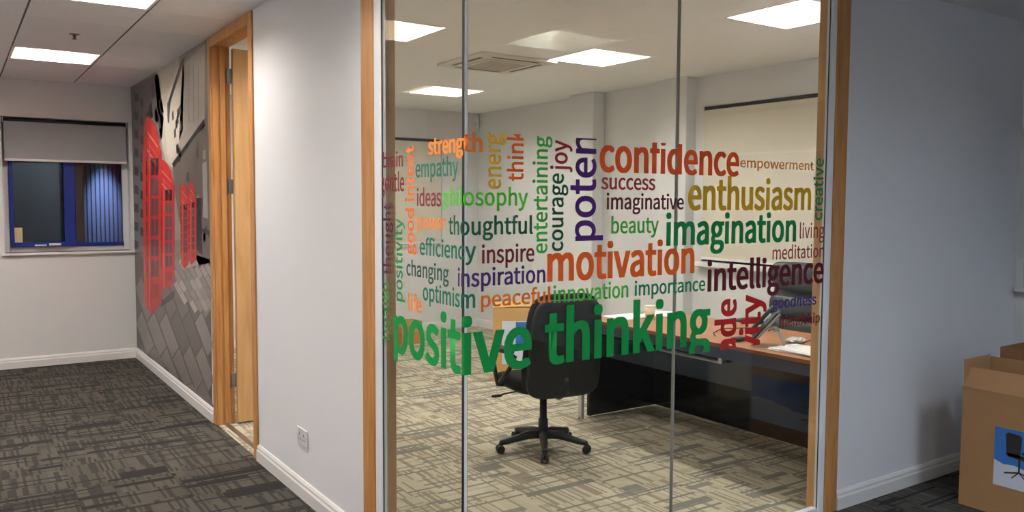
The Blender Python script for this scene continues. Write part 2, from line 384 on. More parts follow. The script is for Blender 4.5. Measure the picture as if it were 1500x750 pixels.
# ---- glazed corner (window_5)
gz = empty('window_5', (0, 0, 0)); tag(gz, 'frameless glass corner of the office in oak jambs', None, None, 'structure')
obj('brightening_facing', B(.0185, .088, .728, .7375, 0, HC, bev=.001), OAKX, gz); obj('brightening_facing', B(2.1005, 2.1095, .0185, .088, 0, HC, bev=.001), OAKX, gz)  # paler oak facing added to brighten the inner side of the jambs
obj('timber_jamb', B(-.014, .088, .738, .858, 0, HC, bev=.004), OAK, gz)
obj('timber_jamb', B(2.11, 2.211, -.014, .088, 0, HC, bev=.004), OAK, gz)
obj('timber_jamb', B(.0885, .1, .79, .858, 0, HC), OAK, gz); obj('timber_jamb', B(2.15, 2.211, .0885, .1, 0, HC), OAK, gz)
g0, g1 = .003, .013
obj('glass_pane', B(g0, g1, .016, .70, .025, HC-.01), GLASS, gz)
obj('glass_pane', B(.016, 1.045, g0, g1, .025, HC-.01), GLASS, gz)
obj('glass_pane', B(1.052, 2.075, g0, g1, .025, HC-.01), GLASS, gz)
obj('joint_seal', B(-.001, .014, .001, .0158, .03, HC-.01), SEAL, gz)
obj('joint_seal', B(.0005, .012, -.001, .0005, .03, HC-.01), CLEAR, gz)
obj('joint_seal', B(1.0455, 1.0515, .001, .015, .03, HC-.01), mat('grey_seal', srgb(150, 150, 145), .4), gz)
def channel(x0, x1, y0, y1, z0, z1): obj('channel', B(x0, x1, y0, y1, z0, z1, bev=.003), ALUW, gz)
channel(-.008, .018, .672, .737, .0, HC); channel(2.062, 2.109, -.008, .018, .0, HC)
obj('gasket', B(-.003, .0015, .6685, .6715, .04, HC), SEAL, gz); obj('gasket', B(2.0585, 2.0605, -.003, .0015, .04, HC), SEAL, gz)
channel(-.008, .024, .0, .6635, 0, .045); channel(.0245, 2.055, -.008, .024, 0, .045)
channel(-.008, .024, .0, .6635, HC-.03, HC); channel(.0245, 2.055, -.008, .024, HC-.03, HC)
# ---- door
dr = empty('door_1', (0, 2.98, 0)); tag(dr, 'full height oak door standing open into the office', None, None, 'structure')
def DB(x0, x1, y0, y1, z0, z1, bev=.003): return B(x0, x1, y0-2.98, y1-2.98, z0, z1, bev=bev)
bm = DB(-.013, -.001, 3.375, 3.439, 0, HC-.002); box(bm, 0, .12, 3.375-2.98, 3.429-2.98, 0, HC-.03, bev=.002); box(bm, .05, .085, 3.362-2.98, 3.375-2.98, 0, HC-.06, bev=.001); obj('door_jamb', bm, OAK, dr)
bm = DB(-.013, -.001, 2.43, 2.50, 0, HC-.002); box(bm, 0, .12, 2.441-2.98, 2.50-2.98, 0, HC-.03, bev=.002); box(bm, .05, .085, 2.50-2.98, 2.513-2.98, 0, HC-.06, bev=.001); obj('door_jamb', bm, OAK, dr)
bm = DB(-.0135, -.001, 2.501, 3.374, HC-.075, HC-.002); box(bm, 0, .12, 2.501-2.98, 3.374-2.98, HC-.06, HC-.03, bev=.002); obj('door_head', bm, OAK, dr)
leaf = obj('door_leaf', DB(.128, .99, 3.318, 3.362, .012, HC-.075, .002), OAKX, dr)
for z in (.26, 1.62, 2.38):
    h = obj('hinge', DB(.095, .127, 3.350, 3.362, z, z+.1, .001), STEEL, dr)
bm = DB(.83, .85, 3.304, 3.3175, 1.0, 1.16); obj('latch_plate', bm, STEEL, dr)
obj('threshold_strip', DB(.04, .075, 2.514, 3.36, 0, .006, .001), STEEL, dr)
# wall head above/below door: fill between ceiling and frame is covered by the door head
# ================================================================== CEILING THINGS
def troffer(m, warm):
    root = empty('ceiling_light')
    w = .297
    fr = bmesh.new()
    for a in ((-w, w, -w, -w+.018), (-w, w, w-.018, w), (-w, -w+.018, -w+.018, w-.018), (w-.018, w, -w+.018, w-.018)): box(fr, a[0], a[1], a[2], a[3], .0, .012)
    obj('frame', fr, WHITE, root)
    # slanted reflector sides
    rf = bmesh.new(); a, b_ = w-.018, .13
    lo = [rf.verts.new((sx*a, sy*a, .006)) for sx, sy in ((-1, -1), (1, -1), (1, 1), (-1, 1))]
    hi = [rf.verts.new((sx*b_, sy*(a-.05), .14)) for sx, sy in ((-1, -1), (1, -1), (1, 1), (-1, 1))]
    for i in range(4): rf.faces.new((lo[i], lo[(i+1) % 4], hi[(i+1) % 4], hi[i]))
    obj('reflector', rf, REFL, root)
    df = bmesh.new(); box(df, -b_-.002, b_+.002, -(a-.048), a-.048, .141, .147); obj('diffuser', df, m, root)
    lv = bmesh.new()
    for s in (-.045, .045): box(lv, s-.003, s+.003, -(a-.055), a-.055, .125, .14)
    obj('louvre', lv, WHITE, root)
    hs = bmesh.new(); box(hs, -w, w, -w, w, .15, .17); obj('housing', hs, WHITE, root)
    return root
protoR = troffer(TUBE_R, 1); protoH = troffer(TUBE_H, 0); protoS = troffer(TUBE_S, 0)
lab = {0: 'square recessed light over the near end of the desk', 1: 'square recessed light over the far end of the desk, right of the air conditioner', 2: 'square recessed light furthest into the office, above the far blind',
       3: 'square recessed light at the left, seen through the left glass pane', 4: 'square recessed office light hidden behind the left jamb'}
for i, (x, y) in enumerate(room_lights):
    o = protoR if i == 0 else copy_tree(protoR); o.location = (x+.3, y+.3, HC); tag(o, lab[i], 'ceiling light', 'recessed lights in the office ceiling')
lab = ['bright recessed corridor light nearest the blue framed window', 'recessed corridor light cut by the top edge of the photo', 'recessed corridor light left of the viewpoint', 'recessed corridor light behind the viewpoint',
       'recessed light on the far left of the corridor by the window', 'recessed light on the far left of the corridor, middle', 'recessed light on the far left of the corridor, near',
       'recessed light in front of the glass, mirrored in the right pane', 'recessed light by the back wall on the right', 'recessed light above the viewpoint, right of it', 'recessed light by the back wall']
for i, (x, y) in enumerate(hall_lights+side_lights):
    o = protoH if i == 0 else protoS if i == len(hall_lights) else copy_tree(protoH if i < len(hall_lights) else protoS); o.location = (x+.3, y+.3, HC); tag(o, lab[i], 'ceiling light', 'recessed lights in the corridor ceiling')
# air conditioning cassette
ac = empty('air_conditioner', ((AC[0]+AC[1])/2, (AC[2]+AC[3])/2, HC)); tag(ac, 'square ceiling air conditioning cassette with dark slots between the office lights', 'air conditioner')
ACM = mat('ac_plastic', srgb(222, 212, 198), .5); h = .35
bm = B(-h, h, -h, h, -.022, -.0005, bev=.008, seg=2); obj('fascia', bm, ACM, ac)
obj('grille_frame', B(-.2, .2, -.2, .2, -.032, -.0225, bev=.004), ACM, ac)
for k in range(11): obj('grille_slat', B(-.18, .18, -.17+k*.034-.01, -.17+k*.034+.01, -.037, -.0325, bev=.001), mat('ac_slat', srgb(190, 180, 164), .6) if k == 0 else bpy.data.materials['ac_slat'], ac)
for a in ((-.22, .22, -.295, -.262), (-.22, .22, .262, .295), (-.295, -.262, -.22, .22), (.262, .295, -.22, .22)): obj('air_slot', B(*a, -.0235, -.0222), SEAL, ac)
# sprinkler / detector
p = at(109, 50, 2, HC); sd = empty('sprinkler', p); tag(sd, 'small brass sprinkler head in the corridor ceiling between two lights', 'sprinkler')
bm = bmesh.new(); tube(bm, [(0, 0, 0), (0, 0, -.004)], [.035, .032], 20); obj('rose', bm, mat('rose', srgb(170, 160, 150), .4), sd)
bm = bmesh.new(); tube(bm, [(0, 0, -.0045), (0, 0, -.02), (0, 0, -.03)], [.012, .009, .004], 12); tube(bm, [(0, 0, -.031), (0, 0, -.034)], [.016, .016], 12); obj('head', bm, mat('brass', srgb(130, 95, 70), .35, .8), sd)
sn = empty('motion_sensor', (XR-.045, YC-.03, 2.50)); tag(sn, 'small white motion sensor high in the far corner of the office', 'sensor'); sn.rotation_euler.z = math.radians(-45)
obj('sensor_body', B(-.032, .032, -.02, .02, 0, .15, bev=.008, seg=2), WHITEPL, sn); obj('sensor_lens', B(-.022, .022, -.026, -.0205, .02, .07, bev=.003), mat('lens', srgb(190, 195, 195), .3), sn)
# wall socket
so = empty('wall_socket', (0, 1.655, .33)); tag(so, 'white double wall socket low on the pale wall above the skirting', 'socket')
obj('face_plate', B(-.010, -.0005, -.075, .075, -.045, .045, bev=.003), WHITEPL, so)
for s in (-1, 1):
    obj('rocker', B(-.0135, -.0102, s*.052-.008, s*.052+.008, .012, .034, bev=.001), WHITE, so)
    bm = bmesh.new()
    for a in ((-.003, .003, .005, .02), (-.016, -.008, -.018, -.013), (.008, .016, -.018, -.013)): box(bm, -.0108, -.0101, s*.03+a[0], s*.03+a[1], a[2], a[3])
    obj('pin_hole', bm, SEAL, so)
# ================================================================== MURAL (flat print on the wall)
MC = {}
def mc(r, g, b_):
    k = (r, g, b_)
    if k not in MC:
        m = mat('print_%d_%d_%d' % k, srgb(*k), .38, noise=.16, nscale=22, spec=.35); MC[k] = (len(MC), m)
    return MC[k][0]
mu = bmesh.new(); LV = [0]
def poly(pts, col, lv):
    vs = []
    for x, y in pts:
        q = at(x, y, 0, 0); q.y = max(3.4405, min(YC-.001, q.y)); q.z = max(.101, min(HC-.0005, q.z)); q.x = -.0006-lv*.00035; vs.append(mu.verts.new(q))
    f = mu.faces.new(vs); f.material_index = mc(*col)
    # orient towards the corridor
    f.normal_update()
    if f.normal.x > 0: f.normal_flip()
GR, GD, GM, GL, RD, RD2, RDK, DK = (150, 140, 132), (84, 76, 76), (122, 112, 106), (190, 182, 172), (196, 52, 48), (222, 92, 80), (120, 30, 34), (52, 46, 48)
poly([(190, 100), (312, 20), (312, 640), (190, 530)], GR, 0)
poly([(300, 50), (312, 40), (312, 200), (300, 190)], GM, 1)
poly([(226, 105), (262, 80), (264, 200), (258, 250), (243, 238), (233, 190)], GL, 1)
poly([(240, 160), (258, 100), (270, 95), (268, 190), (252, 240), (246, 236)], (204, 196, 184), 2)
poly([(268, 95), (300, 66), (300, 185), (272, 215), (262, 240), (264, 160)], (172, 163, 154), 2)     # pale facade, right
poly([(253, 238), (300, 175), (307, 200), (308, 395), (292, 390), (262, 320), (254, 262)], (112, 102, 96), 2)  # dark facade, right
poly([(252, 240), (299, 174), (300, 180), (255, 246)], DK, 3)
poly([(266, 88), (272, 82), (250, 150), (246, 150)], GD, 3)
poly([(245, 150), (250, 150), (248, 180), (246, 180)], GD, 3)
poly([(190, 120), (232, 108), (240, 175), (238, 200), (212, 262), (212, 368), (192, 368)], (112, 104, 104), 1)  # left terrace
poly([(190, 245), (212, 262), (212, 368), (192, 368)], (128, 124, 128), 2)
random.seed(3)
for k in range(9):
    for j, (xa, xb) in enumerate(((197, 203), (206, 210))):
        y = 135+k*27+j*8
        if y < 355: poly([(xa, y), (xb, y+3), (xb, y+15), (xa, y+13)], DK, 3)
for k in range(12):
    x = 214+random.random()*24; y = 125+random.random()*50; w_ = 1.5+random.random()*2.5
    poly([(x, y), (x+w_, y-3), (x+w_+3, y+16), (x+2, y+18)], (70, 62, 62), 3)
for k in range(10):
    x = 250+random.random()*14; y = 150+random.random()*70
    poly([(x, y), (x+2.5, y-4), (x+3.5, y+9), (x+.5, y+12)], (88, 78, 72), 3)
for k in range(16):
    x = 268+random.random()*34; y = 215+random.random()*130; w_ = 2+random.random()*3
    poly([(x, y), (x+w_, y-2), (x+w_, y+12), (x, y+13)], (80, 72, 70) if k % 3 else (150, 140, 132), 3)
for x in (276, 283, 290):
    poly([(x, 96), (x+1, 95), (x+1.4, 178), (x+.4, 180)], (140, 130, 124), 3)
poly([(288, 290), (295, 290), (297, 375), (288, 365)], DK, 4); poly([(297, 240), (303, 236), (305, 320), (298, 318)], (165, 160, 158), 4)
poly([(292, 332), (307, 338), (307, 345), (292, 338)], DK, 5)
# street: base then cobble rows with dark joints
poly([(193, 365), (212, 368), (262, 350), (290, 372), (308, 380), (312, 640), (190, 530)], (128, 118, 110), 1)
poly([(285, 372), (308, 380), (308, 470), (262, 425), (262, 400)], (168, 160, 152), 2)
poly([(192, 368), (212, 378), (216, 450), (232, 440), (205, 520), (192, 520)], (92, 86, 84), 2)
rs_ = random.Random(11)
def slabs(ox, oy, d, e, ni, nj, ok, lv, tone):
    for i in range(-ni, ni):
        for j in range(-nj, nj):
            x = ox+i*e[0]+(j+.37*(i % 3))*d[0]; y = oy+i*e[1]+(j+.37*(i % 3))*d[1]
            pts = [(x, y), (x+d[0]*.96, y+d[1]*.96), (x+d[0]*.96+e[0]*.88, y+d[1]*.96+e[1]*.88), (x+e[0]*.88, y+e[1]*.88)]
            if not ok(x+(d[0]+e[0])/2, y+(d[1]+e[1])/2): continue
            v = tone+rs_.choice((-18, -9, 0, 8, 14)); poly(pts, (v, v-8, v-12), lv)
poly([(196, 372), (214, 380), (262, 395), (308, 385), (312, 640), (190, 530)], (92, 84, 82), 2.6)
slabs(250, 470, (19, 52), (11, -18), 14, 6, lambda x, y: 416 < y < 640 and x < 312 and x > 200 and y > 400 and (y-545) < (x-199)*.9, 3.2, 128)
slabs(285, 410, (8, 15), (5, -6.5), 26, 10, lambda x, y: 384 < y < 455 and 256 < x < 309 and y < 452-(285-x)*.9, 3.6, 158)
poly([(238, 440), (256, 425), (256, 436), (236, 450)], (74, 66, 68), 6)
# telephone boxes
def booth(x0, x1, yt, yb, lv, split, rows, roof):
    w_ = x1-x0; xm = x0+w_*split
    poly([(x0, yt+roof*1.2), (x0+w_*.06, yt+roof*.3), (x0+w_*.25, yt), (x0+w_*.5, yt+roof*.25), (x0+w_*.75, yt+roof*.9), (x0+w_*.88, yt+roof*1.7), (x1, yt+roof*2.2), (x1, yb-w_*.65), (xm, yb), (x0+2, yb-w_*.5)], RD, lv)
    for k, c_ in ((.9, (228, 150, 130)), (1.5, (214, 96, 84)), (2.0, (236, 170, 150)), (2.4, (150, 36, 38))):
        poly([(x0+w_*.2, yt+roof*k), (x0+w_*.8, yt+roof*(k+.95)), (x0+w_*.8, yt+roof*(k+1.05)), (x0+w_*.2, yt+roof*(k+.12))], c_, lv+1)
    y0 = yt+roof*2.6; y1 = yb-(yb-yt)*.17; st = (y1-y0)/rows
    for k in range(rows):
        a = y0+k*st; v = 60+(k*37 % 40)
        for u0, u1 in ((.42, .62), (.66, .84)) if w_ > 12 else ((.45, .82),):
            poly([(x0+w_*u0, a), (x0+w_*u1, a-st*.04), (x0+w_*u1, a+st*.78), (x0+w_*u0, a+st*.84)], (v+16, v-14, v-10), lv+1)
        poly([(x0+w_*.08, a+st*.1), (x0+w_*.2, a+st*.1), (x0+w_*.2, a+st*.8), (x0+w_*.08, a+st*.8)], (132, 30, 36), lv+1)
    poly([(x0+w_*.42, y1+st*.25), (x0+w_*.84, y1+st*.15), (x0+w_*.84, y1+st*.8), (x0+w_*.42, y1+st*.95)], (168, 44, 44), lv+1)
    poly([(x0+w_*.30, yt+roof*1.6), (x0+w_*.36, yt+roof*1.7), (x0+w_*.36, yb-w_*.2), (x0+w_*.30, yb-w_*.2)], (224, 96, 88), lv+2)
booth(276, 288, 265, 388, 4, .35, 7, 12); booth(264, 277, 268, 394, 6, .55, 7, 12)
booth(233, 256, 234, 427, 4, .4, 6, 17)
booth(211, 237, 170, 460, 8, .42, 6, 24)
poly([(209, 230), (214, 205), (216, 455), (212, 440)], (210, 70, 66), 11)
ms = [m for _, m in sorted(MC.values(), key=lambda t: t[0])]
me = bpy.data.meshes.new('wall_mural'); mu.to_mesh(me); mu.free()
for m in ms: me.materials.append(m)
mo = bpy.data.objects.new('wall_mural', me); C.objects.link(mo); tag(mo, 'large grey street photograph mural with red telephone boxes covering the wall left of the door', 'mural')

# ================================================================== LETTERING ON THE GLASS
CLIP_T, CLIP_B = 1.818, .914
fontcurve = {}
try: FONT = bpy.data.fonts.load(os.path.join(bpy.utils.system_resource('DATAFILES', path='fonts'), 'Noto Sans CJK Regular.woff2'))   # a typeface that ships with Blender
except Exception: FONT = None
def text_bm(txt, bold):
    cu = bpy.data.curves.new('t', 'FONT'); cu.body = txt; cu.size = 1; cu.offset = min(bold*.3, .004) if FONT else bold; cu.resolution_u = 5; cu.space_character = 1.0
    if FONT: cu.font = FONT
    o = bpy.data.objects.new('t', cu); C.objects.link(o)
    dg = bpy.context.evaluated_depsgraph_get(); dg.update(); me_ = bpy.data.meshes.new_from_object(o.evaluated_get(dg))
    bm_ = bmesh.new(); bm_.from_mesh(me_)
    if FONT and bold > .0133:                     # heavier words: widen the strokes
        k_ = bold*.3-.004; q_ = k_+(.0035 if bold >= .028 else .0008)
        g_ = bm_.verts[:]+bm_.edges[:]+bm_.faces[:]
        for n_, (dx, dy) in enumerate(((-q_, k_*.6), (q_, k_*.6), (-q_, -k_*.6), (q_, -k_*.6))):
            d_ = bmesh.ops.duplicate(bm_, geom=g_); bmesh.ops.translate(bm_, vec=(dx, dy, .0002*(n_+1)), verts=[v for v in d_['geom'] if isinstance(v, bmesh.types.BMVert)])
    bpy.data.objects.remove(o); bpy.data.curves.remove(cu); bpy.data.meshes.remove(me_)
    return bm_
def ext(bm_): xs = [v.co.x for v in bm_.verts]; return (min(xs), max(xs)) if xs else (0, 0)
XH = {}
def xheight(bold):
    if bold not in XH: b_ = text_bm('x', bold); ys = [v.co.y for v in b_.verts]; XH[bold] = (min(ys), max(ys)); b_.free()
    return XH[bold]
def sx(px, py):                      # unfolded coordinate along the two glass planes
    if px < 682: return -at(px, py, 0, 0).y
    return at(px, py, 1, 0).x
def sz(px, py): return at(px, py, 0, 0).z if px < 682 else at(px, py, 1, 0).z
VM = {}
def vinyl(col):
    if col not in VM: VM[col] = mat('vinyl_%d_%d_%d' % col, srgb(*[min(250, c*1.14) for c in col]), .5, spec=.3)
    return VM[col]
def place(bm_, col, word, label):
    for co, no in (((0, 0, CLIP_T), (0, 0, 1)), ((0, 0, CLIP_B), (0, 0, -1))):
        bmesh.ops.bisect_plane(bm_, geom=bm_.verts[:]+bm_.edges[:]+bm_.faces[:], plane_co=co, plane_no=no, clear_outer=True)
    bmesh.ops.bisect_plane(bm_, geom=bm_.verts[:]+bm_.edges[:]+bm_.faces[:], plane_co=(.0, 0, 0), plane_no=(1, 0, 0))
    f0 = .0022
    # thickness: the vinyl sheet is a hair thick
    for v in bm_.verts:
        s, z = v.co.x, v.co.z; f = f0+v.co.y
        if s < -1e-5: v.co = Vector((-f, -s, z))
        elif s > 1e-5: v.co = Vector((s, -f, z))
        else: v.co = Vector((-f, -f, z))
    me_ = bpy.data.meshes.new('word_decal'); bm_.normal_update(); bm_.to_mesh(me_); bm_.free(); me_.materials.append(vinyl(col))
    o = bpy.data.objects.new('word_decal', me_); C.objects.link(o)
    tag(o, label, 'decal', 'vinyl words of the word cloud on the glass corner')
def wordH(word, col, cname, x0, x1, base, xtop, where, bold=.022, font_w=None):
    """base/xtop = (px, py) points on the baseline and the x-height line"""
    lo, hi = xheight(bold); zb = sz(*base); zt = sz(*xtop); k = (zt-zb)/(hi-lo); z0 = zb-lo*k
    s0, s1 = sx(x0, base[1]), sx(x1, base[1])
    bm_ = text_bm(word, bold); a, b_ = ext(bm_); kx = (s1-s0)/(b_-a)
    for v in bm_.verts: v.co = Vector((s0+(v.co.x-a)*kx, v.co.z, z0+v.co.y*k))
    place(bm_, col, word, '%s word "%s" on the glass, %s' % (cname, word, where))
def wordV(word, col, cname, xb, xt, yb, yt, where, fit=None, bold=.022, ref=None):
    """vertical word reading upwards; xb baseline column, xt x-height column; fit = (prefix, part) measured by yb..yt"""
    lo, hi = xheight(bold); ym = (yb+yt)/2; sb, st = sx(xb, ym), sx(xt, ym); k = (st-sb)/(hi-lo); s0 = sb-lo*k
    z0, z1 = sz((xb+xt)/2, yb), sz((xb+xt)/2, yt)
    pre, part = fit if fit else ('', word)
    t = text_bm(pre+part, bold); e1 = ext(t)[1]; t.free()
    if pre:
        t = text_bm(pre, bold); p1 = ext(t)[1]; t.free(); t = text_bm(part, bold); w_ = ext(t); t.free(); e0 = e1-(w_[1]-w_[0])
    else: t = text_bm(part, bold); e0 = ext(t)[0]; t.free()
    kz = (z1-z0)/(e1-e0); bm_ = text_bm(word, bold)
    for v in bm_.verts: v.co = Vector((s0+v.co.y*k, v.co.z, z0+(v.co.x-e0)*kz))
    place(bm_, col, word, '%s upward word "%s" on the glass, %s' % (cname, word, where))
MAR, DGR, ORG, GRN, BRG, PUR, TEAL = (112, 36, 46), (20, 92, 66), (228, 108, 38), (12, 138, 66), (84, 188, 58), (72, 24, 108), (36, 110, 88)
wordH('brain', MAR, 'maroon', 562.3, 591, (565, 245.5), (575, 228.7), 'top left of the left pane')
wordH('gentle', MAR, 'maroon', 558, 593, (592, 280), (585, 260), 'under "brain"')
wordV('good intent', (226, 104, 42), 'orange', 607, 598.3, 372.7, 305.3, 'in the left pane', fit=('', 'good'))
wordH('empathy', (48, 106, 90), 'dark teal', 609.7, 672.3, (612, 260), (612, 240.7), 'under "strength"')
wordH('ideas', (122, 50, 58), 'maroon', 611.7, 647, (613, 302), (631, 282.7), 'under "empathy"')
wordH('power', (236, 128, 66), 'pale orange', 611.7, 654.3, (622, 335.3), (622, 318.7), 'under "ideas"')
wordH('strength', (236, 122, 50), 'orange', 628, 706.7, (690, 222.7), (690, 202.5), 'its top cut off, across the corner', bold=.03)
wordH('philosophy', BRG, 'bright green', 650.3, 772.7, (720, 301.3), (720, 282), 'across the corner joint')
wordH('thoughtful', DGR, 'dark green', 658.3, 780, (740, 343.3), (733, 324), 'across the corner joint')
wordH('efficiency', TEAL, 'dark teal', 615.7, 697, (619, 373.3), (619, 355.3), 'across the corner joint under "power"')
wordH('changing', (42, 84, 74), 'dark grey-green', 596.3, 658.3, (599, 403.3), (600, 387), 'in the left pane')
wordH('optimism', TEAL, 'dark teal', 620.3, 695.7, (624, 440), (624, 421.3), 'under "changing"')
wordH('life', (236, 128, 60), 'pale orange', 599, 618.3, (600, 454.7), (615, 440), 'above the first letters of "positive"', bold=.03)
wordH('inspiration', (74, 38, 112), 'purple', 671.7, 798, (790, 414), (790, 395.3), 'left of "motivation"')
wordH('inspire', (112, 32, 48), 'maroon', 705.3, 782, (769, 383.3), (769, 364), 'above "inspiration"')
wordH('peaceful', (230, 112, 36), 'orange', 704, 806.7, (711, 450), (713, 432.7), 'above the black task chair')
wordH('positive', GRN, 'large green', 577.7, 778, (718.7, 544.7), (718.7, 484), 'bent round the corner at the bottom', bold=.03)
wordH('thinking', GRN, 'large green', 797.3, 1039, (895, 522), (897, 466), 'right of "positive" over the task chair', bold=.03)
wordV('thought', (84, 32, 58), 'dark plum', 573, 565.7, 403.3, 297.3, 'beside the left oak jamb')
wordV('positivity', (32, 128, 70), 'green', 590.3, 581.7, 441.3, 320, 'right of "thought"')
wordV('health', (60, 128, 60), 'green', 571, 563, 497.3, 414, 'below "thought"')
wordV('energy', (228, 172, 44), 'golden yellow', 733.3, 715, 277.3, 195.5, 'its top cut off', fit=('', 'energ'))
wordV('think', (222, 100, 38), 'orange', 766, 749.3, 265.3, 210, 'cut off at its top, right of "energy"', fit=('', 'thin'))
wordV('entertaining', (64, 170, 66), 'green', 801.5, 785.8, 371.3, 199.3, 'left of "courage"')
wordV('courage', (14, 84, 60), 'dark green', 824.7, 808.7, 368, 254, 'below "joy"')
wordV('joy', (150, 36, 54), 'crimson', 830.7, 812.8, 252, 205.3, 'above "courage"')
wordV('potential', PUR, 'large purple', 872, 842.7, 352.8, 230.7, 'cut off after "poten"', fit=('', 'pote'))
wordH('confidence', (216, 82, 34), 'large orange red', 877.3, 1082, (887, 252), (887, 213.3), 'at the top across the pane joint', bold=.03)
wordH('success', (156, 44, 52), 'red', 880, 959, (887, 277.3), (887, 260), 'under "confidence"')
wordH('imaginative', (92, 26, 44), 'maroon', 888, 1000.8, (895, 306.7), (895, 289.3), 'under "success"')
wordH('beauty', (72, 176, 72), 'light green', 894.7, 964, (903, 342), (913, 324), 'left of "imagination"')
wordH('enthusiasm', (196, 154, 34), 'large mustard', 1006.7, 1187, (1019, 308), (1019, 272), 'in front of the cream blind', bold=.03)
wordH('imagination', (14, 126, 68), 'large green', 974.7, 1165, (979, 360), (1000, 325), 'under "enthusiasm"', bold=.03)
wordV('creative', (30, 124, 84), 'green', 1205, 1194.7, 322.7, 232, 'at the right edge of the glass')
wordH('empowerment', (208, 130, 54), 'ochre', 1083.5, 1191.5, (1088, 245.3), (1088, 234.7), 'right of "confidence"', bold=.016)
wordH('living', (146, 66, 58), 'brown red', 1170.7, 1206.5, (1173, 349.3), (1192, 332.5), 'right of "imagination"', bold=.012)
wordH('meditation', (140, 52, 54), 'brown red', 1131, 1206, (1140, 380), (1150, 365), 'under "living"', bold=.012)
wordH('motivation', (226, 94, 34), 'large orange', 800.8, 1016, (807, 412.7), (820, 371), 'in the middle of the glass', bold=.03)
wordH('innovation', (76, 178, 66), 'light green', 810, 919.5, (820, 443), (820, 424.7), 'under "motivation"')
wordH('importance', (20, 128, 92), 'teal green', 929, 1032, (940, 432.7), (943, 416.7), 'across the pane joint above "thinking"')
wordH('intelligence', (88, 22, 40), 'large dark maroon', 1035, 1205, (1037, 427.3), (1048, 394), 'over the window sill', bold=.028)
wordV('ade', (172, 34, 34), 'red', 1077.8, 1055.8, 493.3, 437.6, 'cut off at its bottom, right of "thinking"', fit=('a', 'de'), bold=.035)
wordV('vity', (176, 34, 34), 'red', 1113.4, 1091.3, 489, 431, 'cut off at its bottom, left of the telephone', fit=('v', 'ity'), bold=.035)
wordH('goodness', (62, 36, 108), 'dark purple', 1130.7, 1194.7, (1145, 451), (1145, 439), 'over the leather chair')
wordH('friendship', (120, 30, 44), 'dark red', 1139.7, 1200, (1146, 478.7), (1146, 467.5), 'over the leather chair below "goodness"')

# ================================================================== FURNITURE
# ---- desk
dk = empty('desk', (2.66, 1.16, 0)); tag(dk, 'office desk with cherry wood top and black panels behind the right glass', 'desk')
def K(x0, x1, y0, y1, z0, z1, bev=.002): return B(x0-2.66, x1-2.66, y0-1.16, y1-1.16, z0, z1, bev=bev)
o = obj('desktop', K(2.26, 3.06, .17, 2.15, .715, .738, .003), DESKTOP, dk)
obj('edge_band', K(2.2572, 2.2598, .17, 2.15, .716, .737, 0), DESKEDGE, dk)
obj('end_panel', K(2.32, 3.0, 2.11, 2.14, .012, .69), BLACKGL, dk); obj('end_panel', K(2.32, 3.0, .19, .22, .012, .69), BLACKGL, dk)
obj('modesty_panel', K(2.955, 2.975, .23, 2.105, .02, .70), BLACKGL, dk)
DB_ = mat('dark_blue_rail', srgb(44, 56, 84), .4)
obj('front_rail', K(2.30, 2.33, .225, 2.105, .64, .713), DB_, dk)
for y in (2.13,): obj('leg', K(2.245, 2.275, y-.02, y+.02, .02, .713), ALU, dk)
for y in (2.13,): bm = bmesh.new(); tube(bm, [(2.26-2.66, y-1.16, 0), (2.26-2.66, y-1.16, .0195)], .022, 14); obj('foot', bm, ALU, dk)
obj('cable_tray', K(2.90, 2.95, 1.42, 2.0, .455, .47), WHITEPL, dk); obj('tray_bracket', K(2.90, 2.95, 1.38, 1.415, .455, .71), ALU, dk)
# ---- task chair
def caster_base(root, rad, zhub, m, rot=0, ztop=.12):
    for k in range(5):
        a = rot+k*2*math.pi/5; c, s = math.cos(a), math.sin(a)
        bm = bmesh.new(); tube(bm, [(c*.02, s*.02, zhub), (c*.10, s*.10, zhub+.002), (c*(rad-.03), s*(rad-.03), zhub-.03), (c*rad, s*rad, zhub-.035)], [.030, .027, .019, .017], 10); obj('base_arm', bm, m, root)
        bm = bmesh.new()
        p_ = Vector((c*rad, s*rad, .028)); ax = Vector((-s, c, 0))
        for t in (-1, 1): tube(bm, [p_+ax*(t*.007), p_+ax*(t*.025)], [.027, .024], 18)
        tube(bm, [p_+ax*.007*-1, p_+ax*.007], .012, 10); tube(bm, [(c*(rad-.004), s*(rad-.004), .035), (c*rad, s*rad, zhub-.03)], .011, 8)
        obj('caster', bm, m, root)
tc = empty('task_chair', (1.575, 1.665, 0), math.radians(-8)); tag(tc, 'black fabric task chair with its back to the glass, on five casters', 'chair')
caster_base(tc, .285, .10, BLACKPL, math.radians(28))
bm = bmesh.new(); tube(bm, [(0, 0, .09), (0, 0, .20), (0, 0, .205), (0, 0, .38)], [.034, .030, .024, .022], 18); obj('gas_column', bm, BLACKPL, tc)
bm = B(-.075, .075, -.11, .11, .375, .415, bev=.015, seg=2); obj('mechanism', bm, BLACKPL, tc)
bm = bmesh.new(); tube(bm, [(-.06, .02, .385), (-.16, .03, .385), (-.26, .04, .375), (-.275, .042, .37)], [.005, .005, .006, .006], 8); pad(bm, (-.305, .045, .366), (.038, .012, .010), .7); obj('lever', bm, BLACKPL, tc)
bm = bmesh.new(); tube(bm, [(.05, -.1, .385), (.05, -.13, .36)], [.028, .026], 14); obj('tension_knob', bm, BLACKPL, tc)
bm = bmesh.new(); pad(bm, (0, .03, .45), (.25, .25, .042), .45, .38, bend=lambda v: Vector((v.x, v.y, v.z-.25*max(0, v.y-.12)**1.2+.05*v.x*v.x))); obj('seat', bm, FABRIC, tc)
bm = bmesh.new(); pad(bm, (0, .03, .418), (.235, .235, .018), .5, .4); obj('seat_shell', bm, BLACKPL, tc)
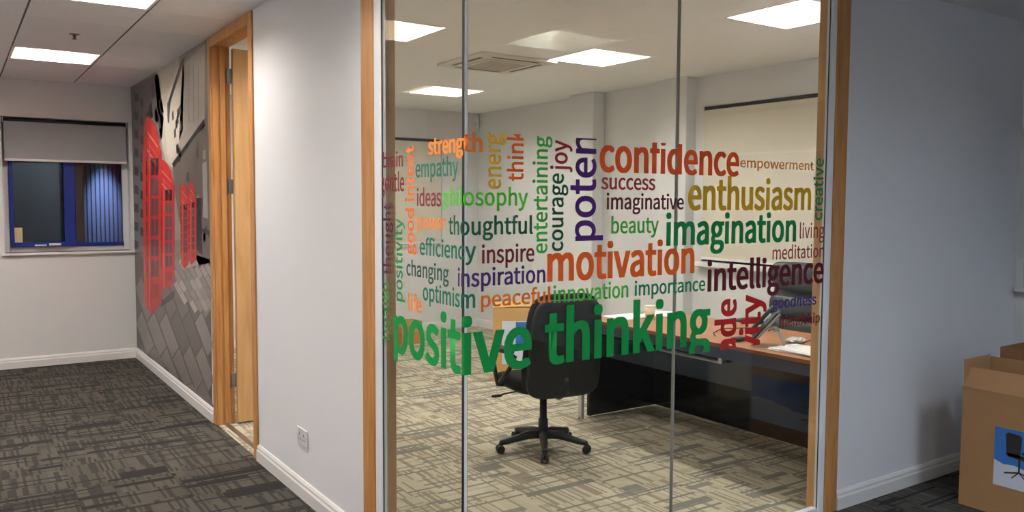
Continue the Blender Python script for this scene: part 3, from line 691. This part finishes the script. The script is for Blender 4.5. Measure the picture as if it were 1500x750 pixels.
tilt = Matrix.Translation((0, -.235, .42)) @ Matrix.Rotation(math.radians(7), 4, 'X')
bm = bmesh.new(); pad(bm, (0, .012, .29), (.255, .04, .32), .42, .42, bend=lambda v: Vector((v.x*(1-.06*((v.z)/.3)), v.y+.35*v.x*v.x, v.z)), mtx=tilt); obj('backrest', bm, FABRIC, tc)
bm = bmesh.new(); pad(bm, (0, -.026, .28), (.245, .022, .305), .35, .35, bend=lambda v: Vector((v.x*(1-.06*((v.z)/.3)), v.y+.35*v.x*v.x, v.z)), mtx=tilt); obj('back_shell', bm, BLACKPL, tc)
bm = bmesh.new(); tube(bm, [(0, -.08, .395), (0, -.20, .395), (0, -.275, .42), (0, -.285, .52)], [.03, .03, .028, .025], 10, flat=.5); obj('back_bar', bm, BLACKPL, tc)
for s in (-1, 1):
    bm = bmesh.new(); tube(bm, [(s*.20, .10, .415), (s*.275, .10, .425), (s*.285, .11, .50), (s*.28, .17, .60), (s*.275, .12, .645), (s*.27, -.02, .65), (s*.262, -.12, .635), (s*.27, -.06, .55), (s*.282, .05, .45)], [.014]*9, 10)
    pad(bm, (s*.272, .03, .66), (.028, .13, .016), .5); obj('armrest', bm, BLACKPL, tc)
# ---- executive chair
ex = empty('executive_chair', (3.50, 1.32, 0), math.radians(98)); tag(ex, 'large black leather executive chair behind the desk', 'chair')
# local +y is the sitting direction
caster_base(ex, .31, .10, BLACKPL, .3)
bm = bmesh.new(); tube(bm, [(0, 0, .09), (0, 0, .22), (0, 0, .225), (0, 0, .42)], [.036, .032, .026, .024], 18); obj('gas_column', bm, BLACKPL, ex)
obj('mechanism', B(-.09, .09, -.12, .12, .40, .44, bev=.015), BLACKPL, ex)
bm = bmesh.new(); pad(bm, (0, .03, .49), (.27, .26, .06), .5, .4); obj('seat', bm, LEATHER, ex)
tl = Matrix.Translation((0, -.22, .48)) @ Matrix.Rotation(math.radians(9), 4, 'X')
bm = bmesh.new(); pad(bm, (0, -.03, .33), (.27, .045, .33), .35, .35, mtx=tl); obj('backrest', bm, LEATHER, ex)
for z, hh, w_ in ((.12, .10, .24), (.30, .095, .25), (.53, .115, .262)):
    bm = bmesh.new(); pad(bm, (0, .03, z), (w_, .055, hh), .6, .45, bend=lambda v: Vector((v.x, v.y+.4*v.x*v.x, v.z+.5*v.x*v.x)), mtx=tl); obj('back_cushion', bm, LEATHER, ex)
for s in (-1, 1):
    bm = bmesh.new(); tube(bm, [(s*.22, .14, .44), (s*.31, .16, .48), (s*.325, .18, .60), (s*.32, .12, .665), (s*.31, -.05, .675), (s*.29, -.18, .66)], [.016]*6, 10); pad(bm, (s*.318, .02, .69), (.034, .16, .022), .5); obj('armrest', bm, LEATHER, ex)

# ---- cardboard boxes
def flap_box(name, x0, x1, y0, y1, h, fl_, m, mi_, label, group=None, tilt=(.06, .02, .01, .2)):
    root = empty(name, ((x0+x1)/2, (y0+y1)/2, 0)); tag(root, label, 'box', group)
    a, b_ = (x1-x0)/2, (y1-y0)/2; t = .005
    bm = bmesh.new()
    box(bm, -a, a, -b_, b_, 0, t); box(bm, -a, -a+t, -b_, b_, t, h); box(bm, a-t, a, -b_, b_, t, h); box(bm, -a+t, a-t, -b_, -b_+t, t, h); box(bm, -a+t, a-t, b_-t, b_, t, h)
    obj('carton', bm, m, root)
    # flaps standing up, each leaning a little
    def flap(p0, p1, out, lean, hh):
        bm = bmesh.new(); p0, p1, out = Vector(p0), Vector(p1), Vector(out); up = Vector((0, 0, hh*math.cos(lean))) + out*hh*math.sin(lean)
        q = [p0, p1, p1+up, p0+up]; n_ = out*-t
        vs = [bm.verts.new(v) for v in q]+[bm.verts.new(v+n_) for v in q]
        for f in ((0, 1, 2, 3), (7, 6, 5, 4), (0, 4, 5, 1), (1, 5, 6, 2), (2, 6, 7, 3), (3, 7, 4, 0)): bm.faces.new([vs[i] for i in f])
        obj('flap', bm, mi_, root)
    z = h+.001
    flap((-a, -b_, z), (-a, b_, z), (-1, 0, 0), tilt[0], fl_[0]); flap((a, -b_, z), (a, b_, z), (1, 0, 0), tilt[1], fl_[1])
    flap((-a+.006, b_, z), (a-.006, b_, z), (0, 1, 0), tilt[2], fl_[2]); flap((-a+.006, -b_, z), (a-.006, -b_, z), (0, -1, 0), tilt[3], fl_[3])
    return root, a, b_
def chair_print(root, x, y0, y1, z0, z1, m_blue, m_white, m_black):
    """printed label on the box's -x face: blue sky, white cloud edge, small black office chair"""
    cy, cz = (y0+y1)/2, (z0+z1)/2; L0 = root.location
    obj('label', B(x-.0012-L0.x, x-.0002-L0.x, y0-L0.y, y1-L0.y, z0, z1), m_blue, root)
    bm = bmesh.new(); n = 24; zc = z0+(z1-z0)*.42; xx = x-.0016-L0.x
    top = []; bot = []
    for i in range(n+1):
        t = i/n; yy = y0+(y1-y0)*t-L0.y
        top.append(bm.verts.new((xx, yy, zc+.012*abs(math.sin(t*17))+.02*math.sin(t*5+1)))); bot.append(bm.verts.new((xx, yy, z0)))
    for i in range(n): bm.faces.new((top[i], bot[i], bot[i+1], top[i+1]))
    obj('label_cloud', bm, m_white, root)
    bm = bmesh.new(); xx = x-.0022-L0.x; c = y1-.120-L0.y; z = z0+.055
    def q(pts):
        bm.faces.new([bm.verts.new((xx, c+a*1.12, z+b_*1.05)) for a, b_ in pts])
    q([(.055, .105), (.06, .205), (.05, .215), (0, .21), (-.008, .20), (-.002, .10)])     # backrest
    q([(.05, .10), (-.05, .088), (-.062, .098), (-.05, .112), (.05, .118)])                # seat
    q([(-.012, .118), (-.055, .14), (-.058, .15), (-.006, .13)]); q([(-.045, .11), (-.052, .11), (-.062, .145), (-.055, .148)])
    q([(.004, .095), (-.004, .095), (-.004, .03), (.004, .03)])
    for ex_, ez in ((.062, .012), (-.062, .012), (.03, -.005), (-.035, -.008)): q([(0, .036), (0, .028), (ex_, ez), (ex_, ez+.008)])
    obj('label_chair', bm, m_black, root)
LB, LWm, LK = mat('label_blue', srgb(52, 118, 200), .35), mat('label_white', srgb(214, 220, 236), .35), mat('label_black', (.02, .02, .02), .4)
r1, a_, b_ = flap_box('cardboard_box', 2.84, 3.11, -1.06, -.305, .625, (.12, .13, .14, .13), CARD, CARD, 'nearer tall open cardboard box with a printed office chair label by the right wall', 'cardboard boxes by the right wall', tilt=(-.7, .05, .012, .3))
chair_print(r1, 2.84, -1.05, -.475, .155, .452, LB, LWm, LK)
r2, _, _ = flap_box('cardboard_box', 3.17, 3.46, -1.08, -.33, .675, (.13, .14, .13, .14), CARDIN, CARDIN, 'darker open cardboard box standing behind the labelled one at the right edge', 'cardboard boxes by the right wall')
# box in the office
r3, _, _ = flap_box('cardboard_box', -.27, .27, -.2, .2, .655, (.26, .26, .19, .19), CARDL, CARDL, 'pale cardboard box with a blue and white label standing behind the task chair', tilt=(-1.52, -1.52, -1.56, -1.56))
r3.location = (2.715, 3.526, 0); r3.rotation_euler.z = math.radians(-34)
obj('label', B(-.19, .20, -.2012, -.2002, .16, .54), LWm, r3); obj('label_picture', B(-.07, .20, -.2022, -.2013, .30, .53), LB, r3)
# small box at the far end
p = at(580, 500, 2, 0)
r4, _, _ = flap_box('small_carton', 2.55, 2.80, 5.62, 5.86, .20, (.05, .05, .05, .05), mat('orange_card', srgb(190, 128, 76), .8), CARDL, 'small brown carton on the office floor near the left jamb')
# ---- desk items
def sheet_stack(name, label, cx, cy, w, d, n, z, spread, group=None, rz=0):
    root = empty(name, (cx, cy, z), rz); tag(root, label, 'paper', group)
    rs = random.Random(cx*100)
    for k in range(n):
        bm = B(-w/2, w/2, -d/2, d/2, 0, .0016); o = obj('sheet', bm, PAPER, root); o.location = (rs.uniform(-spread, spread), rs.uniform(-spread, spread), .0004+k*.0022); o.rotation_euler.z = rs.uniform(-.25, .25)*(spread*12)
    return root
ZT = .7385
sheet_stack('paper_pile', 'spread of white papers at the far end of the desk', 2.58, 2.0, .30, .21, 3, ZT, .02)
sheet_stack('paper_pile', 'loose white papers behind the cream cup', 2.88, 1.98, .30, .21, 3, ZT, .02, rz=.5)
sheet_stack('paper_pile', 'stack of white papers at the near end of the desk by the jamb', 2.455, .39, .21, .30, 6, ZT, .02)
cu_ = empty('cup', (2.615, 1.80, ZT)); tag(cu_, 'cream paper cup standing among the papers on the desk', 'cup')
bm = bmesh.new(); tube(bm, [(0, 0, 0), (0, 0, .095)], [.031, .039], 24); obj('cup_body', bm, mat('cream_card', srgb(236, 226, 196), .5), cu_)
bm = bmesh.new(); tube(bm, [(0, 0, .0955), (0, 0, .101)], [.041, .040], 24); obj('rim', bm, mat('cream_rim', srgb(240, 232, 206), .4), cu_)
# telephone
ph = empty('telephone', (2.40, .69, ZT), math.radians(-52)); tag(ph, 'dark desk telephone leaning on a grey stand by the near papers', 'telephone')
rt = Matrix.Translation((0, 0, .026)) @ Matrix.Rotation(math.radians(-50), 4, 'Y')
def tilted(name, m, *boxes, bev=.001):
    bm = bmesh.new()
    for b_ in boxes:
        t = bmesh.new(); box(t, *b_, bev=bev); merge(bm, t, 0, rt)
    return obj(name, bm, m, ph)
tilted('phone_body', mat('phone_dark', srgb(34, 40, 44), .35), (0, .225, -.085, .085, 0, .026), bev=.006)
tilted('side_trim', mat('phone_trim', srgb(176, 182, 184), .3, .4), (.0, .222, -.0905, -.0858, -.003, .01))
tilted('display', mat('display', srgb(90, 104, 104), .2), (.15, .205, -.07, .02, .0265, .029))
tilted('keypad', BLACKPL, *[(.03+i*.024, .046+i*.024, -.07+j*.026, -.052+j*.026, .0265, .030) for i in range(4) for j in range(3)])
bm = bmesh.new(); t = bmesh.new(); pad(t, (.115, .055, .05), (.10, .02, .013), .5); pad(t, (.03, .055, .044), (.026, .024, .016), .6); pad(t, (.2, .055, .044), (.026, .024, .016), .6); merge(bm, t, 0, rt); obj('handset', bm, mat('handset', srgb(70, 78, 80), .35), ph)
GRY = mat('phone_grey', srgb(176, 180, 176), .3)
for s_ in (-.06, .06):
    bm = bmesh.new(); tube(bm, [(.075, s_, .095), (.105, s_, .108), (.135, s_, .09), (.16, s_, .04), (.168, s_, .010)], [.005, .006, .006, .006, .007], 8, flat=1); obj('stand_leg', bm, GRY, ph)
obj('stand_plate', B(.10, .128, -.065, .065, .092, .104, bev=.003), GRY, ph)
kb = empty('crumpled_wrapper', (2.66, .60, ZT)); tag(kb, 'crumpled clear plastic wrapper on the desk behind the telephone', 'wrapper')
bm = bmesh.new(); bmesh.ops.create_icosphere(bm, subdivisions=3, radius=.045)
rr = random.Random(5)
for v in bm.verts: v.co = Vector((v.co.x*1.5, v.co.y, v.co.z*.4+.016))*(1+rr.uniform(-.16, .16)); v.co.z = max(0, v.co.z)
obj('film', bm, mat('plastic_film', srgb(200, 204, 200), .12), kb)
cb = bmesh.new(); tube(cb, [(2.68, .56, ZT+.006), (2.74, .54, ZT+.02), (2.80, .50, ZT+.03), (2.86, .44, ZT+.012), (2.95, .34, ZT+.006), (3.03, .30, ZT+.006)], .0035, 8); tag(obj('phone_cable', cb, BLACKPL), 'thin black cable trailing across the desk right of the telephone', 'cable')
cb = bmesh.new(); tube(cb, [(2.43, 1.02, ZT+.005), (2.50, 1.10, ZT+.006), (2.62, 1.14, ZT+.02), (2.80, 1.12, ZT+.012), (2.95, 1.10, ZT+.005)], .0035, 8); tag(obj('desk_cable', cb, BLACKPL), 'thin black cable lying on the bare middle of the desk', 'cable')
cb = bmesh.new(); pad(cb, (2.42, .83, ZT+.014), (.05, .03, .013), .6); tag(obj('computer_mouse', cb, BLACKPL), 'small dark computer mouse on the desk left of the telephone', 'mouse')
# ---- outside the corridor window
ow = empty('added_backdrop_wall', (-.6, YC+2.6, 0)); tag(ow, 'dark ribbed wall added outside to carry the blue glow seen through the corridor window', 'added backdrop')  # backdrop wall added to catch the blue spotlight
DKW = mat('outside_dark', srgb(38, 36, 34), .5); RIB = mat('outside_rib', srgb(90, 92, 104), .4)
obj('wall_panel', B(-4, 3.2, 0, .1, -.08, 4), DKW, ow)
for k in range(26): obj('rib', B(.30+k*.05, .338+k*.05, -.02, 0, .2, 3.2, bev=.003), RIB, ow)
obj('dark_opening', B(-.72, -.12, -.012, 0, 1.18, 2.1), SEAL, ow)
ol = empty('added_glow_lamp', (.08, YC+2.58, 2.9)); tag(ol, 'blue white spotlight added out of view to make the glow in the corridor window', 'lamp')  # unseen spotlight added to make the glow behind the window
bm = bmesh.new(); tube(bm, [(0, 0, 0), (0, -.5, .05), (0, -.55, 0)], .015, 8); obj('added_lamp_arm', bm, BLACKPL, ol)
bm = bmesh.new(); tube(bm, [(0, -.55, 0), (0, -.545, -.1)], [.03, .06], 16); obj('added_lamp_head', bm, BLACKPL, ol)
ld = bpy.data.lights.new('added_glow_spot', 'SPOT'); ld.energy = 330; ld.color = (.45, .6, 1); ld.spot_size = math.radians(22); ld.spot_blend = 1; ld.shadow_soft_size = .04
lo_ = bpy.data.objects.new('added_glow_spot', ld); C.objects.link(lo_); lo_.parent = ol; lo_.location = (0, -.54, -.12); lo_.rotation_euler = (math.radians(23), 0, math.radians(0))
nt_ = mat('patch', srgb(226, 208, 160), .6)
p0, p1 = at(14, 334, 1, YC+.1), at(34, 358, 1, YC+.1)
tag(obj('window_patch', B(p0.x, p1.x, YC+.150, YC+.1515, p1.z, p0.z), nt_), 'small cream notice in the lower left of the corridor window', 'patch')  # plain cream rectangle set in the window opening
